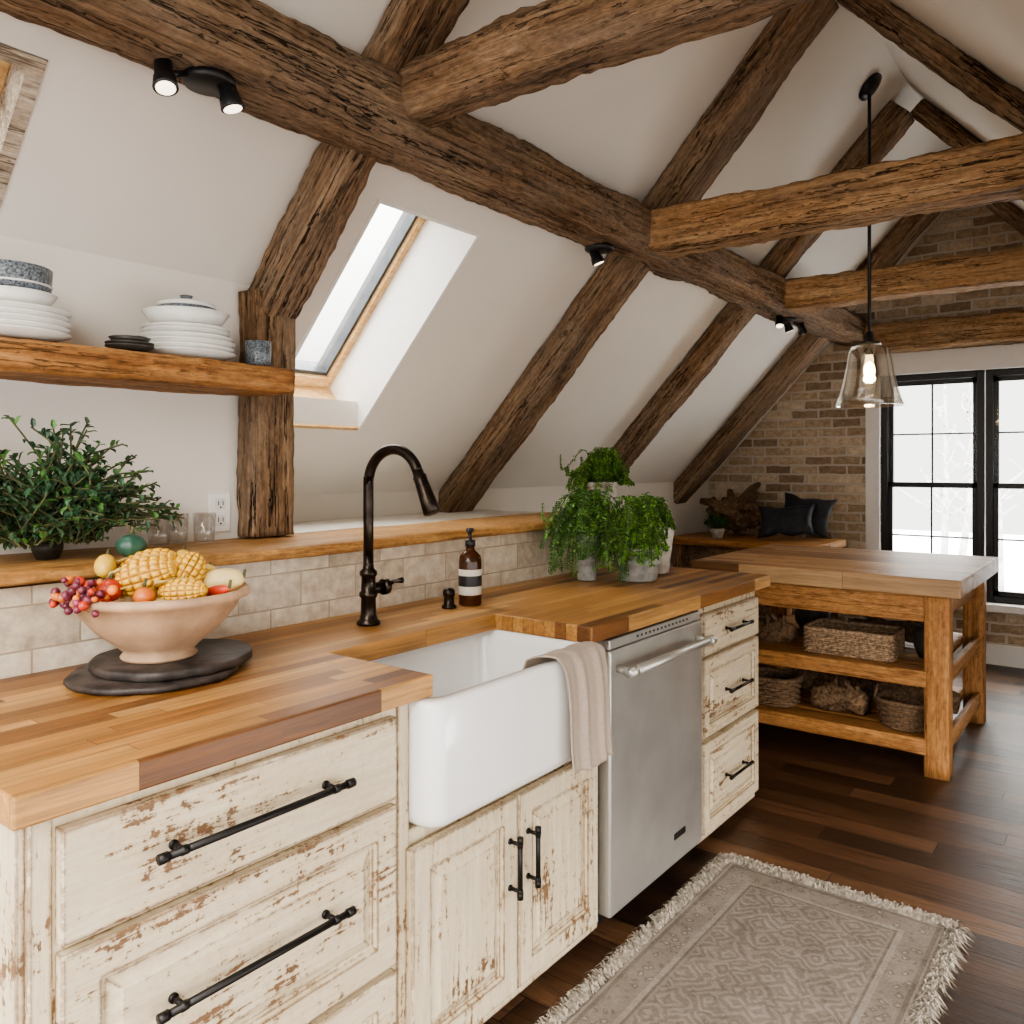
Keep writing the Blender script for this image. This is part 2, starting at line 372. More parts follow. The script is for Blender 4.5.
# ------------------------------------------------------------ room shell
box('floor',-2.2,6.75,-1.4,3.1,-.06,0,m_floor,bevel=0)
XW=6.5
nrm=Vector((0,TAN,1)).normalized()
def slab(mb,x0,x1,y0,y1,th=.12):
    a=[(x0,y0,zc(y0)),(x1,y0,zc(y0)),(x1,y1,zc(y1)),(x0,y1,zc(y1))]
    b=[tuple(Vector(p)+Vector((0,0,th))) for p in a]
    mb.add((a+b,[(0,1,2,3),(4,5,6,7),(0,1,5,4),(1,2,6,5),(2,3,7,6),(3,0,4,7)]),m_wall,False)
S1=(1.86,2.375,1.975,2.64); S2=(.30,.825,1.94,2.20)
mb=MB()
slab(mb,-2.2,6.7,RY,1.94)
slab(mb,-2.2,S2[0],1.94,2.27); slab(mb,S2[1],1.69,1.94,2.27); slab(mb,S2[0],S2[1],2.20,2.27)
slab(mb,1.69,S1[0],1.94,2.95); slab(mb,S1[0],S1[1],1.94,S1[2]); slab(mb,S1[0],S1[1],S1[3],2.95); slab(mb,S1[1],6.7,1.94,2.95)
mb.build('ceiling')
mb=MB(); y0=-1.0; xe=-.5
a=[(xe,y0,zc(y0)),(6.7,y0,zc(y0)),(6.7,RY,zc(RY)),(xe,RY,zc(RY))]; b=[(p[0],p[1],p[2]+.12) for p in a]
mb.add((a+b,[(0,1,2,3),(4,5,6,7),(0,1,5,4),(1,2,6,5),(2,3,7,6),(3,0,4,7)]),m_wall,False); mb.build('ceiling_east')
box('wall_knee',-2.2,1.66,2.25,2.40,0,1.95,m_wall,bevel=0)
box('wall_return',1.60,1.69,2.27,2.95,0,1.70,m_wall,bevel=0)
box('wall_left',1.69,6.6,2.90,3.05,0,1.30,m_wall,bevel=0)
box('wall_ledge_infill',1.69,3.5,2.275,2.90,0,1.125,m_wall,bevel=0)
box('wall_right',3.2,6.6,-1.12,-1.0,0,1.22,m_wall,bevel=0)
WY0,WY1,WZ0,WZ1=.18,1.545,.42,2.03
mb=MB()
mb.add(gprism([(-1.1,0),(WY0,0),(WY0,zc(WY0)),(-1.1,zc(-1.1))],XW,XW+.2),m_brick,False)
mb.add(gprism([(WY1,0),(2.95,0),(2.95,zc(2.95)),(WY1,zc(WY1))],XW,XW+.2),m_brick,False)
mb.add(gprism([(WY0,0),(WY1,0),(WY1,WZ0),(WY0,WZ0)],XW,XW+.2),m_brick,False)
mb.add(gprism([(WY0,WZ1),(WY1,WZ1),(WY1,zc(WY1)),(RY,zc(RY)),(WY0,zc(WY0))],XW,XW+.2),m_brick,False)
mb.build('wall_gable',origin=(XW,0,0))
mb=MB()
mb.add(gbox(XW-.02,XW+.05,WY1,WY1+.10,WZ0-.04,2.19),m_trim,False)
mb.add(gbox(XW-.02,XW+.05,WY0-.1,WY1+.10,WZ1,2.19),m_trim,False)
mb.add(gbox(XW-.02,XW+.05,WY0-.1,WY0,WZ0-.04,2.19),m_trim,False)
mb.add(gbox(XW-.07,XW+.1,WY0-.12,WY1+.12,WZ0-.05,WZ0),m_trim,False)
mb.build('trim_window',bevel=.004)
box('baseboard_gable',XW-.02,XW,-1.0,2.0,0,.14,m_trim,bevel=.004)
def dhwin(name,y0,y1,z0,z1):
    g=group(name,(XW+.08,(y0+y1)/2,z0))
    mb=MB(); x0=XW+.03;x1=XW+.12;t=.045
    for q in ((y0,y0+t,z0,z1),(y1-t,y1,z0,z1),(y0+t,y1-t,z0,z0+t),(y0+t,y1-t,z1-t,z1)): mb.add(gbox(x0,x1,*q),m_black,False)
    mb.build('frame',g,.003)
    zm=(z0+z1)/2; mb=MB()
    for a,b,xo in ((z0+t,zm+.02,x0+.01),(zm-.02,z1-t,x0+.04)):
        for q in ((y0+t,y0+t+.03,a,b),(y1-t-.03,y1-t,a,b),(y0+t,y1-t,a,a+.035),(y0+t,y1-t,b-.035,b)): mb.add(gbox(xo,xo+.03,*q),m_black,False)
        ym=(y0+y1)/2; zz=(a+b)/2
        mb.add(gbox(xo+.008,xo+.022,ym-.006,ym+.006,a,b),m_black,False)
        mb.add(gbox(xo+.008,xo+.022,y0+t,y1-t,zz-.006,zz+.006),m_black,False)
    mb.build('sashes',g,.002)
    box('glass_pane',x0+.02,x0+.023,y0+t,y1-t,z0+t,z1-t,m_pane,g,0)
dhwin('window_1',.875,WY1,WZ0,WZ1); dhwin('window_2',WY0,.865,WZ0,WZ1)
def skylight(name,S,depth,liner,fr=.045,lt=.012,sill=None):
    x0,x1,ya,yb=S; g=group(name,((x0+x1)/2,(ya+yb)/2,zc((ya+yb)/2)))
    T=Vector((1,0,0)); D=Vector((0,1,-TAN)).normalized(); O=Vector((x0,ya,zc(ya))); W=x1-x0; Lh=(Vector((x0,yb,zc(yb)))-O).length
    def fbox(mb,a0,a1,b0,b1,c0,c1,mat):
        v=[O+T*a+D*b+nrm*c for c in (c0,c1) for b in (b0,b1) for a in (a0,a1)]
        mb.add((v,gbox(0,1,0,1,0,1)[1]),mat,False)
    mb=MB()
    fbox(mb,0,lt,0,Lh,-.004,depth,liner); fbox(mb,W-lt,W,0,Lh,-.004,depth,liner)
    fbox(mb,lt,W-lt,0,lt,-.004,depth,liner); fbox(mb,lt,W-lt,Lh-lt,Lh,-.004,depth,sill or liner)
    mb.build('shaft_lining',g)
    mb=MB(); fr+=lt
    c=depth-.06
    fbox(mb,lt,fr,lt,Lh-lt,c,depth,m_pale); fbox(mb,W-fr,W-lt,lt,Lh-lt,c,depth,m_pale); fbox(mb,fr,W-fr,lt,fr,c,depth,m_pale); fbox(mb,fr,W-fr,Lh-fr*1.6,Lh-lt,c,depth,m_pale)
    mb.build('timber_frame',g,.003)
    mb=MB(); d2=fr+.014
    fbox(mb,fr,d2,fr,Lh-fr,c+.02,depth+.03,m_ochre); fbox(mb,W-d2,W-fr,fr,Lh-fr,c+.02,depth+.03,m_ochre)
    fbox(mb,d2,W-d2,fr,d2,c+.02,depth+.03,m_ochre); fbox(mb,d2,W-d2,Lh-fr*1.6-.018,Lh-fr*1.6,c+.02,depth+.03,m_ochre)
    mb.build('sash',g)
    mb=MB(); fbox(mb,fr,W-fr,fr,Lh-fr,depth-.02,depth-.016,m_pane); mb.build('glass_pane',g)
skylight('skylight_window',S1,.32,m_trim,.028,sill=m_pale)
skylight('skylight_window',S2,.14,m_greywood,.03,.035)

# ------------------------------------------------------------ timber frame
beam('purlin_beam',(-1.8,1.71,2.349),(6.5,1.71,2.349),.22,.17,m_beam,rough=.012)
beam('purlin_beam',(-1.8,-.22,1.76),(6.5,-.22,1.76),.2,.17,m_beam,rough=.010,step=.06)
for x,w,z,h,m,c in ((1.665,.16,2.40,.150,m_beam,.032),(3.11,.19,2.335,.17,m_beam2,.018),(4.69,.18,2.335,.16,m_beam2,.018),(6.38,.2,2.29,.20,m_beam2,.018)):
    beam('tie_beam',(x,1.61,z),(x,.10,z),w,h,m,rough=.012,ch=c)
off=.096
for x,w,y1 in ((1.625,.14,2.25),(3.26,.2,2.93),(4.60,.16,2.93),(5.95,.2,2.93)):
    beam('rafter_beam',(x,y1,zc(y1)-off),(x,RY+.03,zc(RY+.03)-off),w,.13,m_beam,up=nrm,rough=.010)
for x,w in ((3.34,.09),(4.70,.11),(5.95,.12)):
    beam('rafter_beam',(x,RY-.03,zc(RY-.03)-.07),(x,-1.0,zc(-1.0)-.07),w,.09,m_beam,up=(0,-TAN,1),rough=.009)
beam('timber_post',(1.60,2.205,1.147),(1.60,2.205,1.91),.165,.085,m_beam,up=(0,1,0),rough=.009)

# ------------------------------------------------------------ half wall, ledge, tile, counter
box('wall_half',-.3,3.5,1.925,2.245,0,1.106,m_wall,bevel=0)
box('wall_backsplash',-.3,3.5,1.91,1.925,.0,1.108,m_tile,bevel=0)
beam('wooden_ledge',(-.3,2.07,1.129),(3.52,2.07,1.129),.39,.032,m_ledge,rough=.0065,ch=.006)
beam('floating_wall_shelf',(.0,2.115,1.618),(1.535,2.115,1.618),.26,.075,m_shelf,rough=.009,ch=.01)
ct=[(.47,1.21),(1.30,1.21),(1.30,1.55),(1.94,1.55),(1.94,1.21),(3.32,1.21),(3.32,1.908),(.47,1.908)]
n=8; v=[(a,b,.873) for a,b in ct]+[(a,b,.92) for a,b in ct]
f=[tuple(range(n)),tuple(range(n,2*n))]+[(i,(i+1)%n,n+(i+1)%n,n+i) for i in range(n)]
MB().add((v,f),m_butcher,False).build('butcher_block_countertop',bevel=.004,origin=(0,.004,.9))

# ------------------------------------------------------------ cabinets
YF=1.235
def gpanel(x0,x1,z0,z1,yf,th=.02,fw=.05,raised=True):
    loops=[(0,th),(0,.003),(.003,0)]
    if raised: loops+=[(fw,0),(fw+.004,.011),(fw+.012,.012),(fw+.035,.001),(fw+.04,.001)]
    v=[];f=[]
    for ins,dy in loops:
        v+=[(x0+ins,yf+dy,z0+ins),(x1-ins,yf+dy,z0+ins),(x1-ins,yf+dy,z1-ins),(x0+ins,yf+dy,z1-ins)]
    for j in range(len(loops)-1):
        for i in range(4):
            k=(i+1)%4; f.append((j*4+i,j*4+k,(j+1)*4+k,(j+1)*4+i))
    f.append((0,1,2,3)); j=len(loops)-1; f.append((j*4,j*4+1,j*4+2,j*4+3)); return v,f
def pull(g,a,b,yf,r=.0055,off=.032):
    a=Vector(a);b=Vector(b);d=(b-a).normalized(); L=(b-a).length
    mb=MB(); A=Vector((a.x,yf-off,a.z));B=Vector((b.x,yf-off,b.z))
    mb.add(gtube([A,B],r),m_iron)
    for t in (0,L):
        p=A+d*t; s=1 if t==0 else -1
        mb.add(gtube([p-d*s*.004,p+d*s*.012],r*1.3),m_iron)
    for t in (.10,.90):
        p=A+(B-A)*t; mb.add(gtube([p,p+Vector((0,off+.001,0))],r*.8),m_iron); mb.add(gtube([p+Vector((0,off-.004,0)),p+Vector((0,off+.001,0))],r*1.25),m_iron)
        mb.add(gtube([p-d*.006,p+d*.006],r*1.2),m_iron)
    mb.build('pull_handle',g)
g=group('drawer_cabinet',(.86,1.55,0))
MB().add(gbox(.495,1.215,YF,1.90,.05,.873),m_cabv,False).build('carcass',g,.002)
MB().add(gpanel(.497,.53,.05,.872,YF-.006,.006,raised=False),m_cabv,False).build('side_stile',g)
MB().add(gpanel(.535,1.195,.685,.852,YF-.022,.022,raised=False),m_cab,False).build('drawer_front',g)
MB().add(gpanel(.535,1.195,.345,.672,YF-.022,.022,.055),m_cab,False).build('drawer_front',g)
MB().add(gpanel(.535,1.195,.06,.332,YF-.022,.022,.055),m_cab,False).build('drawer_front',g)
for z in (.772,.53,.22): pull(g,(.665,0,z),(1.045,0,z),YF-.022,.0065)
MB().add(gbox(.483,.495,YF,1.90,.05,.873),m_cabv,False).build('end_panel',g,.002)
box('toe_kick',.52,1.2,1.30,1.34,0,.05,m_dark,g,0)
g=group('sink_cabinet',(1.6,1.55,0))
mb=MB()
mb.add(gbox(1.217,1.251,YF,1.90,.05,.873),m_cabv,False); mb.add(gbox(1.975,2.01,YF,1.90,.05,.873),m_cabv,False)
mb.add(gbox(1.251,1.975,YF,1.90,.05,.10),m_cabv,False); mb.add(gbox(1.251,1.975,YF+.01,1.90,.10,.59),m_cabv,False)
mb.build('carcass',g,.002)
MB().add(gpanel(1.24,1.605,.085,.560,YF-.022,.022,.055),m_cabv,False).build('door_panel',g)
MB().add(gpanel(1.611,1.980,.085,.560,YF-.022,.022,.055),m_cabv,False).build('door_panel',g)
pull(g,(1.572,0,.335),(1.572,0,.475),YF-.022,.006); pull(g,(1.645,0,.335),(1.645,0,.475),YF-.022,.006)
box('toe_kick',1.22,2.01,1.30,1.34,0,.05,m_dark,g,0)
g=group('drawer_cabinet',(2.96,1.55,0))
MB().add(gbox(2.675,3.21,YF,1.90,.04,.873),m_cabv,False).build('carcass',g,.002)
for z0,z1,rz in ((.70,.845,False),(.41,.688,True),(.075,.395,True)):
    MB().add(gpanel(2.685,3.195,z0,z1,YF-.022,.022,.045,rz),m_cab,False).build('drawer_front',g)
    zz=(z0+z1)/2; pull(g,(2.85,0,zz),(3.05,0,zz),YF-.022,.0055,.03)
box('toe_kick',2.69,3.2,1.30,1.34,0,.04,m_dark,g,0)
g=group('dishwasher',(2.34,1.5,0))
box('tub',2.03,2.66,1.25,1.88,.08,.868,m_dark,g,0)
box('door_front',2.035,2.655,1.208,1.25,.07,.835,m_steel,g,.006)
box('control_strip',2.04,2.65,1.213,1.25,.838,.866,m_steel,g,.003)
mb=MB()
for i in range(14): mb.add(gbox(2.2+i*.026,2.210+i*.026,1.2115,1.214,.850,.856),m_black,False)
mb.build('control_buttons',g)
mb=MB(); mb.add(gtube([(2.055,1.158,.778),(2.635,1.158,.778)],.014,16),m_steel)
for x in (2.08,2.61): mb.add(gtube([(x,1.158,.778),(x,1.21,.778)],.012,12),m_steel); mb.add(gtube([(x-.012,1.158,.778),(x+.012,1.158,.778)],.0165,16),m_steel)
mb.build('handle_bar',g)
box('badge',2.44,2.52,1.206,1.209,.15,.17,m_black,g,0)
box('toe_kick',2.05,2.65,1.29,1.32,0,.08,m_black,g,0)

# ------------------------------------------------------------ sink + towel
x0,x1,y0,y1=1.254,1.97,1.165,1.64; zt=.872; zb=.598
L=[]
L.append(rr(x0+.03,x1-.03,y0+.03,y1-.03,.03,zb)); L.append(rr(x0+.012,x1-.012,y0+.012,y1-.012,.04,zb+.004)); L.append(rr(x0+.003,x1-.003,y0+.003,y1-.003,.045,zb+.014)); L.append(rr(x0,x1,y0,y1,.045,zb+.03))
L.append(rr(x0,x1,y0,y1,.045,zt-.012)); L.append(rr(x0+.003,x1-.003,y0+.003,y1-.003,.043,zt-.003)); L.append(rr(x0+.010,x1-.010,y0+.010,y1-.010,.04,zt))
a,b,c,d=x0+.035,x1-.035,y0+.038,y1-.04
L.append(rr(a-.006,b+.006,c-.006,d+.006,.045,zt)); L.append(rr(a,b,c,d,.045,zt-.006)); L.append(rr(a+.004,b-.004,c+.004,d-.004,.045,zt-.03)); L.append(rr(a+.01,b-.01,c+.01,d-.01,.05,zt-.19))
L.append(rr(a+.02,b-.02,c+.02,d-.02,.05,zt-.215)); L.append(rr(a+.05,b-.05,c+.05,d-.05,.05,zt-.225))
mb=MB(); mb.add(gloft(L),m_porc); mb.add(glathe([(.045,0),(.045,.003),(.02,.001)],24,(1.6,1.42,zt-.224)),m_steel); mb.build('farmhouse_sink')
prof=smoothpath([(0,1.245,.79),(0,1.235,.85),(0,1.220,.880),(0,1.19,.886),(0,1.158,.880),(0,1.151,.85),(0,1.148,.76),(0,1.146,.67),(0,1.145,.585)],6)
nu=40; v=[];f=[]
for j,p in enumerate(prof):
    t=j/(len(prof)-1)
    for i in range(nu+1):
        u=i/nu; hang=max(0,(t-.45)/.55)
        xa=1.645+.06*min(1,t*1.6)+.02*hang; xb=1.905+.02*hang
        fold=(math.sin(u*17+.6+hang)+.5*math.sin(u*31+2))*.5+.75
        v.append((xa+(xb-xa)*u+.004*math.sin(j*.4),p.y-.010*fold*(.25+hang*1.1)*(1 if t>.4 else .0)+(.008*fold if t<.25 else 0)*.5,p.z+.006*math.sin(u*9)*hang+(.003*fold if .2<t<.5 else 0)))
for j in range(len(prof)-1):
    for i in range(nu):
        q=j*(nu+1)+i; f.append((q,q+1,q+nu+2,q+nu+1))
o=MB().add((v,f),m_linen).build('linen_towel'); s=o.modifiers.new('s','SOLIDIFY'); s.thickness=.004; s.offset=0
# ------------------------------------------------------------ faucet
fx,fy,fz=1.595,1.735,.92
mb=MB()
mb.add(glathe([(.033,0),(.034,.008),(.026,.016),(.022,.03),(.021,.075),(.026,.08),(.026,.09),(.021,.095),(.020,.135),(.025,.14),(.025,.150),(.016,.158),(.0145,.17),(.0145,.20)],28,(fx,fy,fz)),m_bronze)
path=[(fx,fy,fz+.18),(fx,fy,fz+.395)]
for k in range(1,15):
    a=math.pi*k/16; path.append((fx,fy-.10+.10*math.cos(a),fz+.395+.098*math.sin(a)))
path=smoothpath(path,2); e=Vector(path[-1])
mb.add(gtube(path,.0145,16),m_bronze)
dr=(e-Vector(path[-3])).normalized(); dr=(dr+Vector((0,-.1,-.3))).normalized()
mb.add(gtube([e,e+dr*.012,e+dr*.014,e+dr*.03,e+dr*.075,e+dr*.120,e+dr*.123],[.0155,.0155,.019,.018,.021,.024,.018],20),m_bronze)
mb.add(gtube([(fx,fy,fz+.10),(fx+.05,fy-.005,fz+.10)],.017,16),m_bronze)
mb.add(gtube([(fx+.05,fy-.005,fz+.10),(fx+.066,fy-.006,fz+.10)],.023,16),m_bronze)
mb.add(gtube([(fx+.060,fy-.006,fz+.10),(fx+.080,fy-.02,fz+.115),(fx+.085,fy-.05,fz+.120)],[.008,.006,.009],10),m_bronze)
mb.build('kitchen_faucet')
mb=MB(); mb.add(glathe([(.024,0),(.024,.006),(.017,.012),(.016,.035),(.019,.04),(.019,.055),(.012,.062),(.001,.064)],24,(1.935,1.735,.92)),m_bronze); mb.build('air_gap_cap')
c=(2.02,1.72,.92)
mb=MB(); mb.add(glathe([(.001,0),(.034,0),(.037,.004),(.037,.14),(.034,.158),(.020,.172),(.014,.178),(.014,.19)],32,c),m_amber)
mb.add(glathe([(.0376,.035),(.0378,.036),(.0378,.115),(.0376,.116)],32,c),m_label)
mb.add(glathe([(.0381,.062),(.0382,.063),(.0382,.095),(.0381,.096)],32,c),m_black)
mb.add(glathe([(.017,.188),(.017,.208),(.006,.21),(.006,.235),(.013,.236),(.013,.246),(.001,.248)],24,c),m_black)
mb.add(gtube([(c[0],c[1],c[2]+.241),(c[0]-.03,c[1]-.02,c[2]+.241),(c[0]-.036,c[1]-.024,c[2]+.234)],.0045,10),m_black)
mb.build('soap_dispenser_bottle')

# ------------------------------------------------------------ bowl, slate, produce
bc=Vector((.945,1.685,0))
def gslab(c,rx,ry,z0,z1,seed):
    n=60; loops=[]
    for z,s in ((z0,.97),(z0+.004,1),(z1-.004,1),(z1,.975)):
        loops.append([(c.x+rx*s*(1+.07*noise.noise(Vector((math.cos(a)*1.5,math.sin(a)*1.5,seed)))+.04*noise.noise(Vector((math.cos(a)*6,math.sin(a)*6,seed))))*math.cos(a),c.y+ry*s*(1+.09*noise.noise(Vector((math.cos(a)*2.2,math.sin(a)*2.2,seed+5))))*math.sin(a),z+.001*noise.noise(Vector((a*3,seed,z*40)))) for a in [2*math.pi*i/n for i in range(n)]])
    return gloft(loops)
MB().add(gslab(bc+Vector((-.01,-.005,0)),.175,.17,.922,.936,1),m_slate,True).build('slate_board')
MB().add(gslab(bc+Vector((.03,.0,0)),.165,.16,.937,.957,4),m_slate,True).build('slate_board')
zb=.958; KB=1.04
MB().add(glathe([(r*KB,z) for r,z in [(.001,0),(.072,0),(.075,.006),(.067,.014),(.080,.028),(.118,.060),(.150,.098),(.162,.122),(.178,.128),(.180,.138),(.174,.146),(.162,.142),(.148,.120),(.115,.075),(.07,.035),(.001,.03)]],56,(bc.x,bc.y,zb)),m_clay).build('ceramic_bowl')
m_corn=cornmat(); m_red=simple('red_fruit_skin',(.50,.05,.025),.3,0,.3,12,0)
m_or=simple('orange_fruit_skin',(.66,.18,.04),.35,0,.25,10,0); m_ye=simple('yellow_gourd_skin',(.72,.46,.07),.4,0,.1,10,0)
m_pear=simple('pale_gourd_skin',(.70,.54,.24),.4,0,.08,14,0); m_gr=simple('green_gourd_skin',(.03,.09,.06),.4,0,.3,10,0)
m_purp=simple('purple_berry_skin',(.16,.03,.05),.3,0,.4,40,0); m_husk=simple('corn_husk',(.55,.42,.16),.7,0,.15,30,0)
def Rm(rx,ry,rz): return Euler((rx,ry,rz)).to_matrix()
zt2=zb+.140
def P(dx,dy,dz): return (bc.x+dx,bc.y+dy,zt2+dz)
MB().add(gblob(P(0,0,-.050),(.125,.125,.03),nz=.1),m_husk).build('dried_husk_bedding')
def corn(p,rot,L=.085,r=.031):
    mb=MB(); mb.add(gblob(p,(r,r,L),112,80,kern=.20,rot=rot),m_corn)
    for k in range(5):
        q=rot@Vector((.02*math.cos(k*1.26),.02*math.sin(k*1.26),-L*.9)); e=rot@Vector((.03*math.cos(k*1.26),.03*math.sin(k*1.26),-L*.35))
        mb.add(gtube([Vector(p)+q*1.05,Vector(p)+(q+e)*.62,Vector(p)+e*1.15],[.008,.012,.002],8,flat=.3),m_husk)
    mb.build('corn_cob')
def Rh(az,tilt=1.45): return Euler((0,tilt,az)).to_matrix()
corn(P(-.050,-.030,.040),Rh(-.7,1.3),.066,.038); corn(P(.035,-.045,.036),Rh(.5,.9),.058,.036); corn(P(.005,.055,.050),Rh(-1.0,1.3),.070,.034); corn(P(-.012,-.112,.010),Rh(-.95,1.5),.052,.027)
def fruit(nm,p,s,m,rib=0,ribn=8,rot=None,stem=True):
    mb=MB(); mb.add(gblob(p,s,28,18,rib=rib,ribn=ribn,rot=rot),m)
    if stem: 
        q=Vector(p)+((rot or Matrix.Identity(3))@Vector((0,0,s[2]*.96))); mb.add(gtube([q,q+Vector((.004,0,.018))],[.004,.003],8),m_stem)
    mb.build(nm)
fruit('apple',P(-.112,-.012,.016),(.024,.024,.023),m_red); fruit('apple',P(-.082,-.088,.006),(.021,.021,.020),m_or)
fruit('gourd',P(.098,-.070,.012),(.030,.030,.058),m_pear,.05,7,Rm(.0,1.35,-.9)); fruit('gourd',P(.118,.015,.012),(.03,.03,.042),m_ye,.06,6,Rm(0,1.2,.8)); fruit('gourd',P(-.01,.100,.092),(.030,.030,.026),m_gr,.08,9)
fruit('lemon',P(.078,.040,.055),(.022,.022,.030),m_ye,0,0,Rm(0,1,1)); fruit('chili_pepper',P(.055,-.125,.004),(.012,.012,.038),m_red,0,8,Rm(1.2,.9,0)); fruit('lemon',P(-.075,.085,.055),(.022,.022,.030),m_ye,0,0,Rm(0,1,1))
mb=MB()
for k in range(80):
    p=P(-.155+U(-.045,.03),.0+U(-.08,.07),.010+U(-.028,.030)); mb.add(gblob(p,(U(.006,.011),)*3,10,8),random.choice([m_purp,m_red,m_purp,m_or]))
mb.build('berry_cluster')

# ------------------------------------------------------------ shelf crockery
def plate_prof(r,z,t=.012): return [(.001,z),(r*.6,z),(r*.65,z+.002),(r,z+t),(r,z+t+.003),(r*.62,z+.005),(.001,z+.005)]
def stack(name,c,items):
    mb=MB()
    for prof,mat in items: mb.add(glathe(prof,48,c),mat)
    return mb.build(name)
SZ=1.660
def bowlp(r,z,h): return [(.001,z),(r*.45,z),(r*.5,z+.006),(r*.8,z+h*.4),(r,z+h),(r*.97,z+h),(r*.75,z+h*.45),(.001,z+.012)]
it=[(plate_prof(.13-.004*(i%2),.0+.013*i,.017),m_white) for i in range(5)]
it+=[(bowlp(.10,.066,.045),m_white),(bowlp(.09,.092,.04),m_white)]
stack('plate_stack',(.81,2.105,SZ),it+[([(.001,.105),(.055,.105),(.086,.112),(.090,.17),(.087,.172),(.082,.12),(.001,.118)],m_greyc)])
it=[(plate_prof(.132-.005*(i%2),.0+.014*i,.018),m_white) for i in range(4)]+[(plate_prof(.115,.062+.01*i,.014),m_white) for i in range(2)]
it+=[(bowlp(.115,.082,.05),m_white),([(.001,.10),(.06,.10),(.075,.11),(.078,.145),(.075,.147),(.001,.13)],m_greyc),([(.08,.147),(.075,.157),(.04,.167),(.001,.171)],m_white),([(.012,.169),(.018,.181),(.001,.185)],m_greyc)]
stack('plate_stack',(1.265,2.115,SZ),it)
mb=MB()
mb.add(glathe(plate_prof(.058,0,.01),32,(1.07,2.05,SZ)),m_dark); mb.add(glathe(plate_prof(.058,.008,.01),32,(1.07,2.05,SZ)),m_dark); mb.add(glathe(bowlp(.05,.014,.02),32,(1.07,2.05,SZ)),m_dark); mb.build('dark_dish_stack')
MB().add(glathe([(.001,0),(.03,0),(.036,.01),(.038,.075),(.035,.075),(.032,.012),(.001,.01)],32,(1.475,2.08,SZ)),m_greyc).build('ceramic_tumbler')
for gx,gy in ((1.20,2.14),(1.27,2.17),(1.33,2.13)):
    MB().add(glathe([(.001,0),(.026,0),(.028,.003),(.033,.085),(.0318,.085),(.0265,.006),(.001,.006)],28,(gx,gy,1.148)),m_clear).build('drinking_glass')
g=group('wall_outlet',(1.44,2.25,1.24))
cx=1.455
box('cover_plate',cx-.037,cx+.037,2.244,2.25,1.165,1.285,m_trim,g,.003)
mb=MB()
for z in (1.200,1.250):
    mb.add(gbox(cx-.017,cx+.017,2.241,2.245,z-.017,z+.017),m_white,False)
    mb.add(gbox(cx-.009,cx-.006,2.2405,2.242,z-.004,z+.010),m_black,False); mb.add(gbox(cx+.006,cx+.009,2.2405,2.242,z-.004,z+.010),m_black,False); mb.add(gbox(cx-.003,cx+.003,2.2405,2.242,z-.012,z-.007),m_black,False)
mb.build('sockets',g)

# ------------------------------------------------------------ plants
def gleaf(p,d,up,L,W,fold=.25):
    d=d.normalized(); s=d.cross(up)
    if s.length<1e-3: s=d.cross(Vector((1,0,0)))
    s.normalize(); n=s.cross(d)
    v=[p,p+d*L*.35+s*W*.5+n*W*fold,p+d*L*.75+s*W*.38+n*W*fold,p+d*L-n*L*.12,p+d*L*.75-s*W*.38+n*W*fold,p+d*L*.35-s*W*.5+n*W*fold,p+d*L*.4,p+d*L*.75]
    return v,[(0,1,6),(1,2,7,6),(2,3,7),(0,6,5),(5,6,7,4),(4,7,3)]
def rv(): return Vector((U(-1,1),U(-1,1),U(-1,1)))
def shrub(name,c,rx,ry,h,ns,nl,L,W,mats,pot=None,ymax=None,base=.03,t0=.3,fall=.55,zmin=None):
    mb=MB(); c=Vector(c)
    if pot: pot(mb,c)
    for s in range(ns):
        a=U(0,6.283); q=math.sqrt(R()); tip=c+Vector((rx*q*math.cos(a),ry*q*math.sin(a),h*(1-fall*q*q)*U(.45,1.1)))
        if ymax and tip.y>ymax: tip.y=ymax-U(0,.06)
        if zmin: tip.z=max(tip.z,zmin)
        st=c+Vector((U(-base,base),U(-base,base),0)); mid=(st+tip)/2+Vector((0,0,h*.12))+rv()*.03
        pts=smoothpath([st,mid,tip],5); mb.add(gtube(pts,[.0022]*len(pts),5,False),m_stem)
        for k in range(nl):
            t=t0+(1-t0)*(k+R())/nl; i=min(len(pts)-2,int(t*(len(pts)-1))); p=pts[i].lerp(pts[i+1],R())
            d=(pts[i+1]-pts[i]).normalized()*.6+rv()
            if ymax and p.y>ymax-.03: d.y=-abs(d.y)
            mb.add(gleaf(p,d,Vector((0,0,1)),L*U(.6,1.2),W*U(.7,1.2)),random.choice(mats),False)
    return mb.build(name)
def potA(r,h,mat):
    def fn(mb,c): mb.add(glathe([(.001,-h),(r*.7,-h),(r*.95,-.02),(r,-.018),(r,0),(r*.9,0),(r*.88,-.02),(.001,-.02)],32,tuple(c)),mat)
    return fn
shrub('potted_herb_shrub',(.875,2.06,1.188),.34,.18,.29,190,18,.027,.014,[m_leafd,m_leafd,m_leafm,m_leafm2],potA(.034,.040,m_dark),ymax=2.22,base=.10,t0=.06,fall=.85,zmin=1.175)
